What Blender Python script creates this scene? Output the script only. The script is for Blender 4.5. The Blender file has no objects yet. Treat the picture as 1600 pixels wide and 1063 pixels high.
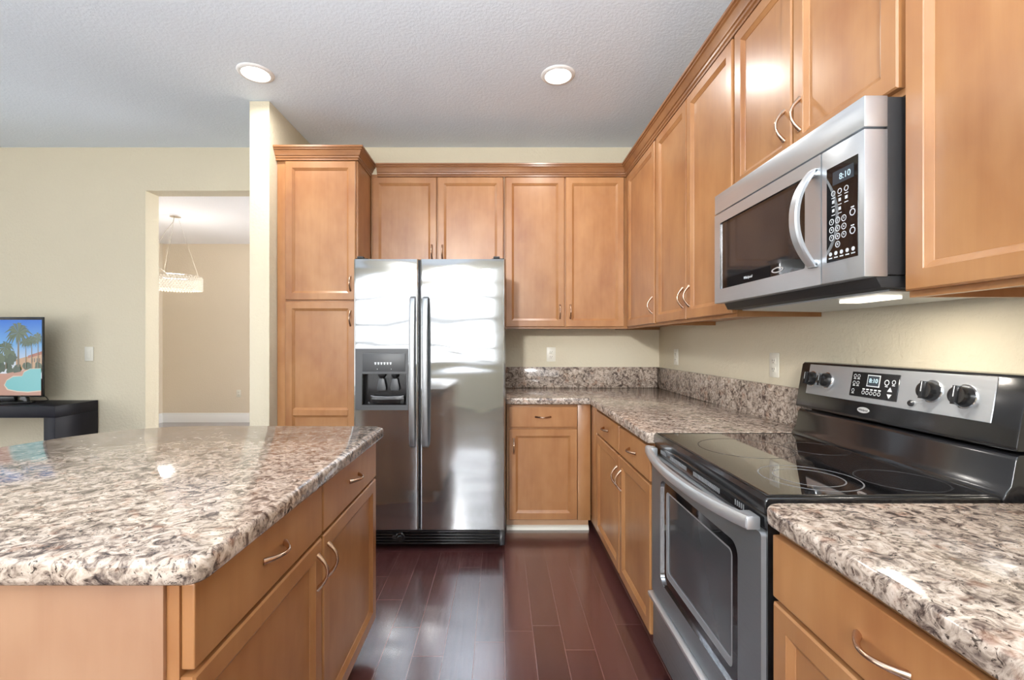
import bpy, bmesh, math, random
from mathutils import Vector, Matrix

random.seed(7)
S = bpy.context.scene
COL = S.collection
PI = math.pi

# ------------------------------------------------------------------ camera
F_PX, VX, VY, CAM_H = 711.0, 781.0, 536.0, 1.28
cam_data = bpy.data.cameras.new('camera')
cam_data.sensor_fit = 'HORIZONTAL'
cam_data.sensor_width = 36.0
cam_data.lens = F_PX / 1600 * 36.0
cam_data.shift_x = (800 - VX) / 1600
cam_data.shift_y = (VY - 531.5) / 1600
cam_data.clip_start = 0.02
cam = bpy.data.objects.new('camera', cam_data)
cam.location = (0, 0, CAM_H)
cam.rotation_euler = (PI / 2, 0, 0)
COL.objects.link(cam)
S.camera = cam

# ------------------------------------------------------------------ look
S.view_settings.view_transform = 'Standard'
S.view_settings.look = 'None'
S.view_settings.exposure = 0.15
S.view_settings.gamma = 1.0
S.view_settings.use_curve_mapping = False

# ------------------------------------------------------------------ world
world = bpy.data.worlds.new('sky')
S.world = world
world.use_nodes = True
bg = world.node_tree.nodes['Background']
bg.inputs['Color'].default_value = (0.9, 0.95, 1.0, 1)
bg.inputs['Strength'].default_value = 1.1

# ------------------------------------------------------------------ lights
def area(name, loc, rot, sx, sy, power, color=(1, 1, 1), shape='RECTANGLE', spread=180):
    d = bpy.data.lights.new(name, 'AREA')
    d.shape = shape
    d.size = sx
    d.size_y = sy
    d.energy = power
    d.color = color
    d.spread = math.radians(spread)
    o = bpy.data.objects.new(name, d)
    o.location = loc
    o.rotation_euler = rot
    COL.objects.link(o)
    return o

CEIL = 2.877
# daylight through the windows of the wall behind the camera and of the left wall
area('window_daylight', (-1.75, -3.78, 1.70), (PI / 2 + 0.10, 0, 0), 5.1, 2.1, 108, (0.97, 0.985, 1.0))
area('window_daylight', (-6.24, 0.2, 1.5), (PI / 2 + 0.25, 0, -PI / 2), 2.6, 2.2, 85, (0.95, 0.98, 1.0))
area('window_daylight', (-0.46, 5.6, 1.5), (PI / 2 + 0.2, 0, PI / 2), 2.2, 1.8, 105, (0.97, 0.98, 1.0))  # window light added on the unseen side to brighten the dining room
# unseen fill lights added to brighten the ceiling, standing in for bounced flash
area('added_bounce_fill', (-0.30, -0.30, 1.55), (PI, 0, 0), 0.35, 0.35, 115, (0.97, 0.985, 1.0), 'DISK', 170)
area('added_bounce_fill', (-3.2, -0.6, 1.55), (PI, 0, 0), 0.35, 0.35, 45, (0.97, 0.985, 1.0), 'DISK', 170)
# narrow fill light added high by the rear wall to brighten the far corner
sp_from, sp_to = Vector((-1.07, -3.35, 2.5)), Vector((0.45, 3.7, 1.25))
area('added_corner_fill', sp_from, (sp_to - sp_from).to_track_quat('-Z', 'Y').to_euler(), 0.35, 0.35, 16, (1.0, 0.985, 0.96), 'DISK', 52)
# unseen ceiling lamp added for light, guessed from the spacing of those in view
for lx, ly in ((-1.443, -0.9),):
    area('ceiling_lamp', (lx, ly, CEIL - 0.006), (0, 0, 0), 0.15, 0.15, 9, (1.0, 0.96, 0.90), 'DISK', 165)

# ------------------------------------------------------------------ materials
def mat(name):
    m = bpy.data.materials.new(name)
    m.use_nodes = True
    nt = m.node_tree
    return m, nt, nt.nodes['Principled BSDF']

def N(nt, t, **kw):
    n = nt.nodes.new(t)
    for k, v in kw.items():
        if k.startswith('i_'):
            key = k[2:]
            key = int(key) if key.isdigit() else key.replace('_', ' ')
            n.inputs[key].default_value = v
        else:
            setattr(n, k, v)
    return n

def L(nt, a, b):
    nt.links.new(a, b)

def math_n(nt, op, a, b=None, c=None):
    n = nt.nodes.new('ShaderNodeMath')
    n.operation = op
    for i, x in enumerate((a, b, c)):
        if x is None:
            continue
        if isinstance(x, (int, float)):
            n.inputs[i].default_value = x
        else:
            L(nt, x, n.inputs[i])
    return n.outputs[0]

def ramp(nt, fac, stops, interp='LINEAR'):
    r = nt.nodes.new('ShaderNodeValToRGB')
    r.color_ramp.interpolation = interp
    el = r.color_ramp.elements
    while len(el) < len(stops):
        el.new(0.5)
    for e, (p, c) in zip(el, stops):
        e.position = p
        e.color = (*c, 1) if len(c) == 3 else c
    L(nt, fac, r.inputs[0])
    return r.outputs[0]

def mix(nt, fac, a, b, blend='MIX'):
    n = nt.nodes.new('ShaderNodeMix')
    n.data_type = 'RGBA'
    n.blend_type = blend
    for sock, x in ((n.inputs[0], fac), (n.inputs[6], a), (n.inputs[7], b)):
        if isinstance(x, (int, float)):
            sock.default_value = x
        elif isinstance(x, tuple):
            sock.default_value = (*x, 1)
        else:
            L(nt, x, sock)
    return n.outputs[2]

def srgb(r, g, b):
    f = lambda c: (c / 255 / 12.92) if c / 255 <= 0.04045 else ((c / 255 + 0.055) / 1.055) ** 2.4
    return (f(r), f(g), f(b))

def plain(name, col, rough=0.5, metal=0.0, emit=None, estr=0.0, spec=0.5, coat=0.0):
    m, nt, p = mat(name)
    p.inputs['Base Color'].default_value = (*col, 1)
    p.inputs['Roughness'].default_value = rough
    p.inputs['Metallic'].default_value = metal
    p.inputs['Specular IOR Level'].default_value = spec
    p.inputs['Coat Weight'].default_value = coat
    if emit:
        p.inputs['Emission Color'].default_value = (*emit, 1)
        p.inputs['Emission Strength'].default_value = estr
    return m

def plaster(name, col, scale=55, strength=0.25, dist=0.004, rough=0.75):
    m, nt, p = mat(name)
    tc = N(nt, 'ShaderNodeTexCoord')
    n1 = N(nt, 'ShaderNodeTexNoise', i_Scale=scale, i_Detail=4.0, i_Roughness=0.55)
    L(nt, tc.outputs['Object'], n1.inputs['Vector'])
    h = ramp(nt, n1.outputs['Fac'], [(0.38, (0, 0, 0)), (0.62, (1, 1, 1))])
    b = N(nt, 'ShaderNodeBump', i_Strength=strength, i_Distance=dist)
    L(nt, h, b.inputs['Height'])
    L(nt, b.outputs[0], p.inputs['Normal'])
    n2 = N(nt, 'ShaderNodeTexNoise', i_Scale=1.5, i_Detail=2.0)
    L(nt, tc.outputs['Object'], n2.inputs['Vector'])
    c = mix(nt, n2.outputs['Fac'], tuple(x * 0.97 for x in col), tuple(min(1, x * 1.03) for x in col))
    L(nt, c, p.inputs['Base Color'])
    p.inputs['Roughness'].default_value = rough
    p.inputs['Specular IOR Level'].default_value = 0.3
    return m

def wood(name, base, dark, light, rough=0.34, axis=2):
    m, nt, p = mat(name)
    tc = N(nt, 'ShaderNodeTexCoord')
    oi = N(nt, 'ShaderNodeObjectInfo')
    off = N(nt, 'ShaderNodeVectorMath', operation='SCALE')
    cx = N(nt, 'ShaderNodeCombineXYZ', i_0=37.0, i_1=11.0, i_2=23.0)
    L(nt, cx.outputs[0], off.inputs[0])
    L(nt, oi.outputs['Random'], off.inputs['Scale'])
    add = N(nt, 'ShaderNodeVectorMath', operation='ADD')
    L(nt, tc.outputs['Object'], add.inputs[0])
    L(nt, off.outputs[0], add.inputs[1])
    sc = [14, 14, 14]
    sc[axis] = 0.9
    mp = N(nt, 'ShaderNodeMapping')
    mp.inputs['Scale'].default_value = sc
    L(nt, add.outputs[0], mp.inputs[0])
    g = N(nt, 'ShaderNodeTexNoise', i_Scale=1.6, i_Detail=6.0, i_Roughness=0.62, i_Distortion=0.6)
    L(nt, mp.outputs[0], g.inputs['Vector'])
    blot = N(nt, 'ShaderNodeTexNoise', i_Scale=5.0, i_Detail=3.0, i_Roughness=0.6)
    mp2 = N(nt, 'ShaderNodeMapping')
    s2 = [1.0, 1.0, 1.0]
    s2[axis] = 0.6
    mp2.inputs['Scale'].default_value = s2
    L(nt, add.outputs[0], mp2.inputs[0])
    L(nt, mp2.outputs[0], blot.inputs['Vector'])
    c1 = ramp(nt, g.outputs['Fac'], [(0.25, dark), (0.5, base), (0.75, light)])
    c2 = ramp(nt, blot.outputs['Fac'], [(0.3, dark), (0.52, base), (0.72, light)])
    c = mix(nt, 0.70, c1, c2)
    tone = math_n(nt, 'MULTIPLY_ADD', oi.outputs['Random'], 0.10, 0.95)
    c = mix(nt, 1.0, c, tone, 'MULTIPLY')
    L(nt, c, p.inputs['Base Color'])
    p.inputs['Roughness'].default_value = rough
    p.inputs['Coat Weight'].default_value = 0.25
    p.inputs['Coat Roughness'].default_value = 0.22
    b = N(nt, 'ShaderNodeBump', i_Strength=0.05, i_Distance=0.002)
    L(nt, g.outputs['Fac'], b.inputs['Height'])
    L(nt, b.outputs[0], p.inputs['Normal'])
    return m

def granite(name):
    m, nt, p = mat(name)
    tc = N(nt, 'ShaderNodeTexCoord')
    v = tc.outputs['Object']
    n1 = N(nt, 'ShaderNodeTexNoise', i_Scale=34.0, i_Detail=6.0, i_Roughness=0.66, i_Distortion=1.3)
    L(nt, v, n1.inputs['Vector'])
    n2 = N(nt, 'ShaderNodeTexNoise', i_Scale=70.0, i_Detail=4.0, i_Roughness=0.6, i_Distortion=1.8)
    L(nt, v, n2.inputs['Vector'])
    n3 = N(nt, 'ShaderNodeTexNoise', i_Scale=7.0, i_Detail=4.0, i_Roughness=0.6)
    L(nt, v, n3.inputs['Vector'])
    n4 = N(nt, 'ShaderNodeTexNoise', i_Scale=24.0, i_Detail=3.0)
    L(nt, v, n4.inputs['Vector'])
    c = ramp(nt, n1.outputs['Fac'], [(0.31, srgb(52, 46, 45)), (0.39, srgb(104, 93, 88)), (0.46, srgb(151, 140, 131)),
                                      (0.54, srgb(193, 182, 171)), (0.68, srgb(222, 214, 206))])
    fl = ramp(nt, n2.outputs['Fac'], [(0.35, (0.9, 0.9, 0.9)), (0.41, (0, 0, 0))])
    c = mix(nt, fl, c, srgb(44, 36, 34))
    br = ramp(nt, n4.outputs['Fac'], [(0.58, (0, 0, 0)), (0.70, (0.4, 0.4, 0.4))])
    c = mix(nt, br, c, srgb(168, 128, 106))
    tint = ramp(nt, n3.outputs['Fac'], [(0.35, srgb(226, 218, 212)), (0.65, srgb(255, 246, 238))])
    c = mix(nt, 1.0, c, tint, 'MULTIPLY')
    L(nt, c, p.inputs['Base Color'])
    p.inputs['Roughness'].default_value = 0.10
    p.inputs['Specular IOR Level'].default_value = 0.55
    return m

def floor_mat():
    m, nt, p = mat('dark_wood_planks')
    tc = N(nt, 'ShaderNodeTexCoord')
    sx = N(nt, 'ShaderNodeSeparateXYZ')
    L(nt, tc.outputs['Object'], sx.inputs[0])
    W, LEN = 0.126, 1.05
    u = math_n(nt, 'DIVIDE', math_n(nt, 'SUBTRACT', sx.outputs[0], 0.02), W)
    row = math_n(nt, 'FLOOR', u)
    fu = math_n(nt, 'SUBTRACT', u, row)
    wn = N(nt, 'ShaderNodeTexWhiteNoise', noise_dimensions='1D')
    L(nt, row, wn.inputs['W'])
    vv = math_n(nt, 'ADD', math_n(nt, 'DIVIDE', sx.outputs[1], LEN), math_n(nt, 'MULTIPLY', wn.outputs['Value'], 7.0))
    pl = math_n(nt, 'FLOOR', vv)
    fv = math_n(nt, 'SUBTRACT', vv, pl)
    eu = math_n(nt, 'MULTIPLY', math_n(nt, 'MINIMUM', fu, math_n(nt, 'SUBTRACT', 1.0, fu)), W)
    ev = math_n(nt, 'MULTIPLY', math_n(nt, 'MINIMUM', fv, math_n(nt, 'SUBTRACT', 1.0, fv)), LEN)
    e = math_n(nt, 'MINIMUM', eu, ev)
    seam = ramp(nt, math_n(nt, 'DIVIDE', e, 0.004), [(0.22, (1, 1, 1)), (0.55, (0, 0, 0))])
    cv = N(nt, 'ShaderNodeCombineXYZ')
    L(nt, row, cv.inputs[0])
    L(nt, pl, cv.inputs[1])
    wn2 = N(nt, 'ShaderNodeTexWhiteNoise', noise_dimensions='3D')
    L(nt, cv.outputs[0], wn2.inputs['Vector'])
    col = ramp(nt, wn2.outputs['Value'], [(0.0, srgb(72, 42, 41)), (0.5, srgb(82, 49, 48)), (1.0, srgb(94, 58, 56))])
    mp = N(nt, 'ShaderNodeMapping')
    mp.inputs['Scale'].default_value = (22, 1.3, 1)
    L(nt, tc.outputs['Object'], mp.inputs[0])
    g = N(nt, 'ShaderNodeTexNoise', i_Scale=3.0, i_Detail=5.0, i_Roughness=0.65)
    L(nt, mp.outputs[0], g.inputs['Vector'])
    gr = ramp(nt, g.outputs['Fac'], [(0.3, (0.72, 0.72, 0.72)), (0.7, (1.25, 1.2, 1.2))])
    col = mix(nt, 1.0, col, gr, 'MULTIPLY')
    col = mix(nt, math_n(nt, 'MULTIPLY', seam, 0.42), col, srgb(146, 120, 114))  # light caught by the plank bevels, painted in as paler seams
    L(nt, col, p.inputs['Base Color'])
    r = ramp(nt, g.outputs['Fac'], [(0.3, (0.17, 0.17, 0.17)), (0.7, (0.27, 0.27, 0.27))])
    L(nt, r, p.inputs['Roughness'])
    p.inputs['Specular IOR Level'].default_value = 1.0
    p.inputs['Coat Weight'].default_value = 0.9
    p.inputs['Coat IOR'].default_value = 1.7
    p.inputs['Coat Roughness'].default_value = 0.15
    b = N(nt, 'ShaderNodeBump', i_Strength=0.25, i_Distance=0.001)
    L(nt, math_n(nt, 'SUBTRACT', 1.0, seam), b.inputs['Height'])
    L(nt, b.outputs[0], p.inputs['Normal'])
    return m

def steel(name, col=(0.60, 0.60, 0.60), rough=0.24, wave=0.0, vertical=True, fine=0.06):
    m, nt, p = mat(name)
    p.inputs['Base Color'].default_value = (*col, 1)
    p.inputs['Metallic'].default_value = 0.82
    tc = N(nt, 'ShaderNodeTexCoord')
    mp = N(nt, 'ShaderNodeMapping')
    mp.inputs['Scale'].default_value = (400, 400, 2.5) if vertical else (2.5, 400, 400)
    L(nt, tc.outputs['Object'], mp.inputs[0])
    n = N(nt, 'ShaderNodeTexNoise', i_Scale=1.0, i_Detail=3.0)
    L(nt, mp.outputs[0], n.inputs['Vector'])
    r = N(nt, 'ShaderNodeMapRange', i_1=0.3, i_2=0.7, i_3=rough - fine, i_4=rough + fine)
    L(nt, n.outputs['Fac'], r.inputs[0])
    L(nt, r.outputs[0], p.inputs['Roughness'])
    if wave:
        p.inputs['Metallic'].default_value = 0.93
        p.inputs['Anisotropic'].default_value = 0.94
        tg = N(nt, 'ShaderNodeTangent', direction_type='RADIAL', axis='Z')
        L(nt, tg.outputs[0], p.inputs['Tangent'])
        mp2 = N(nt, 'ShaderNodeMapping')
        mp2.inputs['Scale'].default_value = (1.5, 1.5, 4.5)
        L(nt, tc.outputs['Object'], mp2.inputs[0])
        w = N(nt, 'ShaderNodeTexNoise', i_Scale=1.0, i_Detail=1.5, i_Roughness=0.4, i_Distortion=0.5)
        L(nt, mp2.outputs[0], w.inputs['Vector'])
        b = N(nt, 'ShaderNodeBump', i_Strength=1.0, i_Distance=wave)
        L(nt, w.outputs['Fac'], b.inputs['Height'])
        L(nt, b.outputs[0], p.inputs['Normal'])
    return m

M = {}
M['wall'] = plaster('cream_wall_paint', srgb(217, 207, 183))
M['dining'] = plaster('beige_wall_paint', srgb(226, 213, 192), strength=0.15)
M['ceiling'] = plaster('ceiling_paint', srgb(228, 239, 250), scale=70, strength=0.22)
M['white'] = plain('white_trim_paint', srgb(236, 236, 234), 0.4)
M['floor'] = floor_mat()
M['maple'] = wood('maple', srgb(166, 116, 72), srgb(146, 93, 55), srgb(179, 131, 86))
M['shaded_maple_run'] = wood('shaded_maple_molding', srgb(142, 95, 56), srgb(120, 75, 42), srgb(156, 109, 68), axis=0)  # cabinet maple darkened, the crown's shade is put into its colour
M['maple_side'] = wood('maple_veneer', srgb(160, 120, 91), srgb(147, 105, 77), srgb(170, 131, 101), rough=0.45)
M['toe'] = wood('maple_base_strip', srgb(200, 160, 124), srgb(186, 144, 108), srgb(210, 174, 140), axis=0)
M['granite'] = granite('speckled_granite')
M['nickel'] = plain('satin_nickel', srgb(200, 172, 150), 0.24, 1.0)
M['fridge_steel'] = steel('brushed_steel_door', (0.46, 0.475, 0.49), 0.085, wave=0.0042, fine=0.015)
M['steel'] = steel('brushed_steel', (0.58, 0.61, 0.64), 0.36, vertical=False)
M['handle_steel'] = plain('satin_steel', (0.62, 0.64, 0.66), 0.36, 0.75)
M['bar_steel'] = plain('bar_handle_steel', (0.33, 0.34, 0.35), 0.34, 0.8)
M['oven_steel'] = steel('dark_brushed_steel', (0.30, 0.33, 0.35), 0.38, vertical=False)
M['black'] = plain('black_enamel', (0.012, 0.012, 0.013), 0.16, spec=0.6)
M['black_matte'] = plain('black_plastic', (0.02, 0.02, 0.021), 0.5)
M['grey_plastic'] = plain('grey_plastic', srgb(74, 75, 77), 0.4)
M['mid_grey'] = plain('silver_plastic', srgb(130, 131, 133), 0.35)
M['glass_black'] = plain('black_glass', (0.008, 0.008, 0.009), 0.03, spec=0.65)
M['glass_top'] = plain('ceramic_glass', (0.008, 0.008, 0.009), 0.035, spec=1.0, coat=1.0)
M['glass_top'].node_tree.nodes['Principled BSDF'].inputs['Coat IOR'].default_value = 2.4
M['oven_pane'] = plain('oven_glass', srgb(70, 71, 73), 0.06, spec=0.6)
M['ring'] = plain('burner_marking', srgb(108, 108, 110), 0.25)
M['ring_faint'] = plain('faint_burner_marking', srgb(52, 52, 54), 0.2)
M['chrome'] = plain('bright_metal', (0.85, 0.85, 0.86), 0.12, 1.0)
M['badge'] = plain('badge_silver', (0.8, 0.8, 0.81), 0.3, 0.6)
M['ink'] = plain('dark_print', srgb(58, 58, 60), 0.5)
M['print'] = plain('pale_print', srgb(205, 208, 210), 0.5)
M['lcd'] = plain('display', srgb(52, 58, 64), 0.15, emit=srgb(70, 80, 92), estr=0.12)
M['digit'] = plain('display_digits', srgb(170, 190, 200), 0.4, emit=srgb(165, 195, 205), estr=0.5)
M['plate'] = plain('ivory_plastic', srgb(232, 228, 214), 0.35)
M['slot'] = plain('dark_slot', srgb(70, 62, 54), 0.6)
M['lens'] = plain('lamp_lens', (1, 1, 1), 0.5, emit=(1.0, 0.95, 0.88), estr=14)
M['mwlens'] = plain('hood_lens', (1, 1, 1), 0.4, emit=(1.0, 0.9, 0.72), estr=2.0)
M['crystal'] = plain('lit_crystal', (0.22, 0.20, 0.17), 0.1, emit=(1.0, 0.86, 0.68), estr=0.62)
M['espresso'] = plain('black_lacquer', (0.008, 0.008, 0.014), 0.45, spec=0.25)
M['bezel'] = plain('television_black', (0.01, 0.01, 0.011), 0.25)
M['cord'] = plain('black_cord', (0.012, 0.012, 0.012), 0.5)
M['wire'] = plain('pale_wire', srgb(170, 163, 150), 0.4)
M['glass'] = None
gm, gnt, gp = mat('window_glass')
gp.inputs['Base Color'].default_value = (1, 1, 1, 1)
gp.inputs['Roughness'].default_value = 0.0
gp.inputs['Transmission Weight'].default_value = 1.0
gp.inputs['IOR'].default_value = 1.01
M['glass'] = gm

# ------------------------------------------------------------------ mesh builder
class MB:
    def __init__(self):
        self.v, self.f, self.m = [], [], []

    def add(self, vs, fs, m=0):
        o = len(self.v)
        self.v += [tuple(x) for x in vs]
        for f in fs:
            self.f.append(tuple(i + o for i in f))
            self.m.append(m)
        return self

    def box(self, x0, x1, y0, y1, z0, z1, b=0.0, m=0, seg=2):
        x0, x1 = min(x0, x1), max(x0, x1)
        y0, y1 = min(y0, y1), max(y0, y1)
        z0, z1 = min(z0, z1), max(z0, z1)
        vs = [(x0, y0, z0), (x1, y0, z0), (x1, y1, z0), (x0, y1, z0), (x0, y0, z1), (x1, y0, z1), (x1, y1, z1), (x0, y1, z1)]
        fs = [(0, 3, 2, 1), (4, 5, 6, 7), (0, 1, 5, 4), (1, 2, 6, 5), (2, 3, 7, 6), (3, 0, 4, 7)]
        if b <= 0:
            return self.add(vs, fs, m)
        bm = bmesh.new()
        bv = [bm.verts.new(v) for v in vs]
        for f in fs:
            bm.faces.new([bv[i] for i in f])
        bmesh.ops.bevel(bm, geom=list(bm.edges), offset=b, segments=seg, profile=0.5, affect='EDGES', clamp_overlap=True)
        return self.add_bm(bm, m)

    def add_bm(self, bm, m=0):
        bm.verts.ensure_lookup_table()
        bm.verts.index_update()
        vs = [v.co.copy() for v in bm.verts]
        fs = [[v.index for v in f.verts] for f in bm.faces]
        bm.free()
        return self.add(vs, fs, m)

    def prism(self, poly, axis, a0, a1, m=0, bevel=0.0, seg=3):
        n = len(poly)
        def P(p, a):
            return {'x': (a, p[0], p[1]), 'y': (p[0], a, p[1]), 'z': (p[0], p[1], a)}[axis]
        vs = [P(p, a0) for p in poly] + [P(p, a1) for p in poly]
        fs = [tuple(range(n - 1, -1, -1)), tuple(range(n, 2 * n))]
        fs += [(i, (i + 1) % n, n + (i + 1) % n, n + i) for i in range(n)]
        bm = bmesh.new()
        bv = [bm.verts.new(v) for v in vs]
        for f in fs:
            bm.faces.new([bv[i] for i in f])
        bmesh.ops.recalc_face_normals(bm, faces=list(bm.faces))
        if bevel:
            es = [e for e in bm.edges if len(e.link_faces) == 2 and e.calc_face_angle(0) > math.radians(50)]
            bmesh.ops.bevel(bm, geom=es, offset=bevel, segments=seg, profile=0.5, affect='EDGES', clamp_overlap=True)
        return self.add_bm(bm, m)

    def tube(self, pts, rad, n=10, m=0, flat=1.0):
        pts = [Vector(p) for p in pts]
        if isinstance(rad, (int, float)):
            rad = [rad] * len(pts)
        vs, fs = [], []
        up = None
        for i, p in enumerate(pts):
            t = (pts[min(i + 1, len(pts) - 1)] - pts[max(i - 1, 0)]).normalized()
            if up is None:
                up = Vector((0, 0, 1)) if abs(t.z) < 0.9 else Vector((1, 0, 0))
            a = t.cross(up).normalized()
            up = a.cross(t).normalized()
            for k in range(n):
                th = 2 * PI * k / n
                vs.append(p + rad[i] * (math.cos(th) * a * flat + math.sin(th) * up))
        for i in range(len(pts) - 1):
            for k in range(n):
                k2 = (k + 1) % n
                fs.append((i * n + k, i * n + k2, (i + 1) * n + k2, (i + 1) * n + k))
        fs.append(tuple(range(n - 1, -1, -1)))
        e = (len(pts) - 1) * n
        fs.append(tuple(range(e, e + n)))
        return self.add(vs, fs, m)

    def lathe(self, prof, origin, axis=(0, 0, 1), n=24, m=0):
        ax = Vector(axis).normalized()
        a = ax.orthogonal().normalized()
        b = ax.cross(a)
        o = Vector(origin)
        vs, fs = [], []
        for r, h in prof:
            for k in range(n):
                th = 2 * PI * k / n
                vs.append(o + ax * h + r * (math.cos(th) * a + math.sin(th) * b))
        for i in range(len(prof) - 1):
            for k in range(n):
                k2 = (k + 1) % n
                fs.append((i * n + k, i * n + k2, (i + 1) * n + k2, (i + 1) * n + k))
        fs.append(tuple(range(n - 1, -1, -1)))
        e = (len(prof) - 1) * n
        fs.append(tuple(range(e, e + n)))
        return self.add(vs, fs, m)

    def panel(self, x0, x1, z0, z1, y, t=0.02, stile=0.062, m=0):
        rings = [(0.0, y + t), (0.0, y + 0.004), (0.004, y), (stile - 0.016, y), (stile - 0.0145, y + 0.002),
                 (stile - 0.001, y + 0.0105), (stile, y + 0.0125)]
        vs, fs = [], []
        for i, yy in rings:
            vs += [(x0 + i, yy, z0 + i), (x1 - i, yy, z0 + i), (x1 - i, yy, z1 - i), (x0 + i, yy, z1 - i)]
        for r in range(len(rings) - 1):
            for k in range(4):
                k2 = (k + 1) % 4
                fs.append((r * 4 + k, r * 4 + k2, r * 4 + 4 + k2, r * 4 + 4 + k))
        e = (len(rings) - 1) * 4
        fs.append((e, e + 1, e + 2, e + 3))
        fs.append((3, 2, 1, 0))
        return self.add(vs, fs, m)

    def pull(self, cx, cz, y, vertical=True, half=0.05, out=0.030, m=0):
        pts, rad = [], []
        for i in range(15):
            t = -1 + 2 * i / 14
            al = half * (t - 0.10 * math.sin(PI * t))
            oy = y - out * (1 - abs(t) ** 2.6) + 0.001
            pts.append((cx, oy, cz + al) if vertical else (cx + al, oy, cz))
            rad.append(0.0043 + 0.0036 * abs(t) ** 3)
        return self.tube(pts, rad, 10, m)

    def ring(self, c, r0, r1, normal='z', n=48, m=0, h=0.0004):
        vs, fs = [], []
        for k in range(n):
            th = 2 * PI * k / n
            for r in (r0, r1):
                for hh in (0, h):
                    if normal == 'z':
                        vs.append((c[0] + r * math.cos(th), c[1] + r * math.sin(th), c[2] + hh))
                    else:
                        vs.append((c[0] + r * math.cos(th), c[1] - hh, c[2] + r * math.sin(th)))
        for k in range(n):
            a, b = 4 * k, 4 * ((k + 1) % n)
            for i, j in ((0, 1), (1, 3), (3, 2), (2, 0)):
                fs.append((a + i, b + i, b + j, a + j))
        return self.add(vs, fs, m)

    def text(self, body, size, mtx, m=0, depth=0.0004, shear=0.0):
        cu = bpy.data.curves.new('lettering', 'FONT')
        cu.body = body
        cu.size = size
        cu.align_x = 'CENTER'
        cu.align_y = 'CENTER'
        cu.extrude = depth
        cu.shear = shear
        o = bpy.data.objects.new('lettering', cu)
        COL.objects.link(o)
        bpy.context.view_layer.update()
        me = bpy.data.meshes.new_from_object(o.evaluated_get(bpy.context.evaluated_depsgraph_get()))
        vs = [mtx @ v.co for v in me.vertices]
        fs = [tuple(p.vertices) for p in me.polygons]
        self.add(vs, fs, m)
        bpy.data.objects.remove(o)
        bpy.data.curves.remove(cu)
        bpy.data.meshes.remove(me)
        return self

    def build(self, name, mats, parent=None, smooth=35, loc=None, rotz=0.0, fix=True):
        me = bpy.data.meshes.new(name)
        me.from_pydata(self.v, [], self.f)
        if not isinstance(mats, (list, tuple)):
            mats = [mats]
        for x in mats:
            me.materials.append(M[x] if isinstance(x, str) else x)
        for p, mi in zip(me.polygons, self.m):
            p.material_index = mi
        if fix:
            bm = bmesh.new()
            bm.from_mesh(me)
            bmesh.ops.recalc_face_normals(bm, faces=list(bm.faces))
            bm.to_mesh(me)
            bm.free()
        me.shade_smooth()
        me.set_sharp_from_angle(angle=math.radians(smooth))
        o = bpy.data.objects.new(name, me)
        COL.objects.link(o)
        if parent:
            o.parent = parent
        if loc:
            o.location = loc
        o.rotation_euler[2] = rotz
        return o

# text facing local -y, reading along +x
def face_front(x, y, z, tilt=0.0):
    return Matrix.Translation((x, y, z)) @ Matrix.Rotation(tilt, 4, 'X') @ Matrix.Rotation(PI / 2, 4, 'X')

def tag(o, label, cat, group=None):
    o['label'] = label
    o['category'] = cat
    if group:
        o['group'] = group
    return o

def thing(name, label, cat, loc=(0, 0, 0), rotz=0.0, group=None):
    o = bpy.data.objects.new(name, None)
    o.empty_display_size = 0.1
    COL.objects.link(o)
    o.location = loc
    o.rotation_euler = (0, 0, rotz)
    return tag(o, label, cat, group)

def struct(name, mb, m, **k):
    o = mb.build(name, m, **k)
    o['kind'] = 'structure'
    return o

def copy_thing(src, loc, rotz, label):
    r = src.copy()
    COL.objects.link(r)
    r.location = loc
    r.rotation_euler = (0, 0, rotz)
    r['label'] = label
    for ch in [o for o in bpy.data.objects if o.parent == src]:
        c = ch.copy()
        COL.objects.link(c)
        c.parent = r
        for g in [o for o in bpy.data.objects if o.parent == ch]:
            d = g.copy()
            COL.objects.link(d)
            d.parent = c
    return r

# ------------------------------------------------------------------ room
YW, XW = 3.715, 1.301          # kitchen back wall, right wall
XL, YF = -6.1, -3.6            # left wall, wall behind the camera
YD = 7.34                      # dining room end wall
struct('floor', MB().box(XL - 0.2, XW + 0.13, YF - 0.2, YD + 0.12, -0.06, 0.0), 'floor')
struct('ceiling', MB().box(XL - 0.2, XW + 0.13, YF - 0.2, YW, CEIL, CEIL + 0.08), 'ceiling')
struct('ceiling_dining', MB().box(XL - 0.2, XW + 0.13, YW, YD + 0.12, CEIL, CEIL + 0.08),
       plaster('white_ceiling_paint', srgb(238, 238, 240), scale=70, strength=0.2))
OX0, OX1, OZ = -2.893, -1.72, 2.523
w = MB()
w.box(XL, OX0, YW, YW + 0.145, 0, CEIL)
w.box(OX0, OX1, YW, YW + 0.145, OZ, CEIL)
w.box(OX1, XW, YW, YW + 0.145, 0, CEIL)
struct('wall_back', w, 'wall')
struct('wall_right', MB().box(XW, XW + 0.12, YF, YW + 0.145, 0, CEIL), 'wall')
struct('wall_partition', MB().box(-1.652, -1.519, 3.0, YW, 0, CEIL, b=0.006), 'wall')

def wall_with_holes(axis, a0, a1, t0, t1, holes):
    mb = MB()
    def bx(p0, p1, z0, z1):
        if axis == 'x':
            mb.box(p0, p1, t0, t1, z0, z1)
        else:
            mb.box(t0, t1, p0, p1, z0, z1)
    cur = a0
    for h0, h1, z0, z1 in holes:
        bx(cur, h0, 0, CEIL)
        bx(h0, h1, 0, z0)
        bx(h0, h1, z1, CEIL)
        cur = h1
    bx(cur, a1, 0, CEIL)
    return mb

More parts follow.
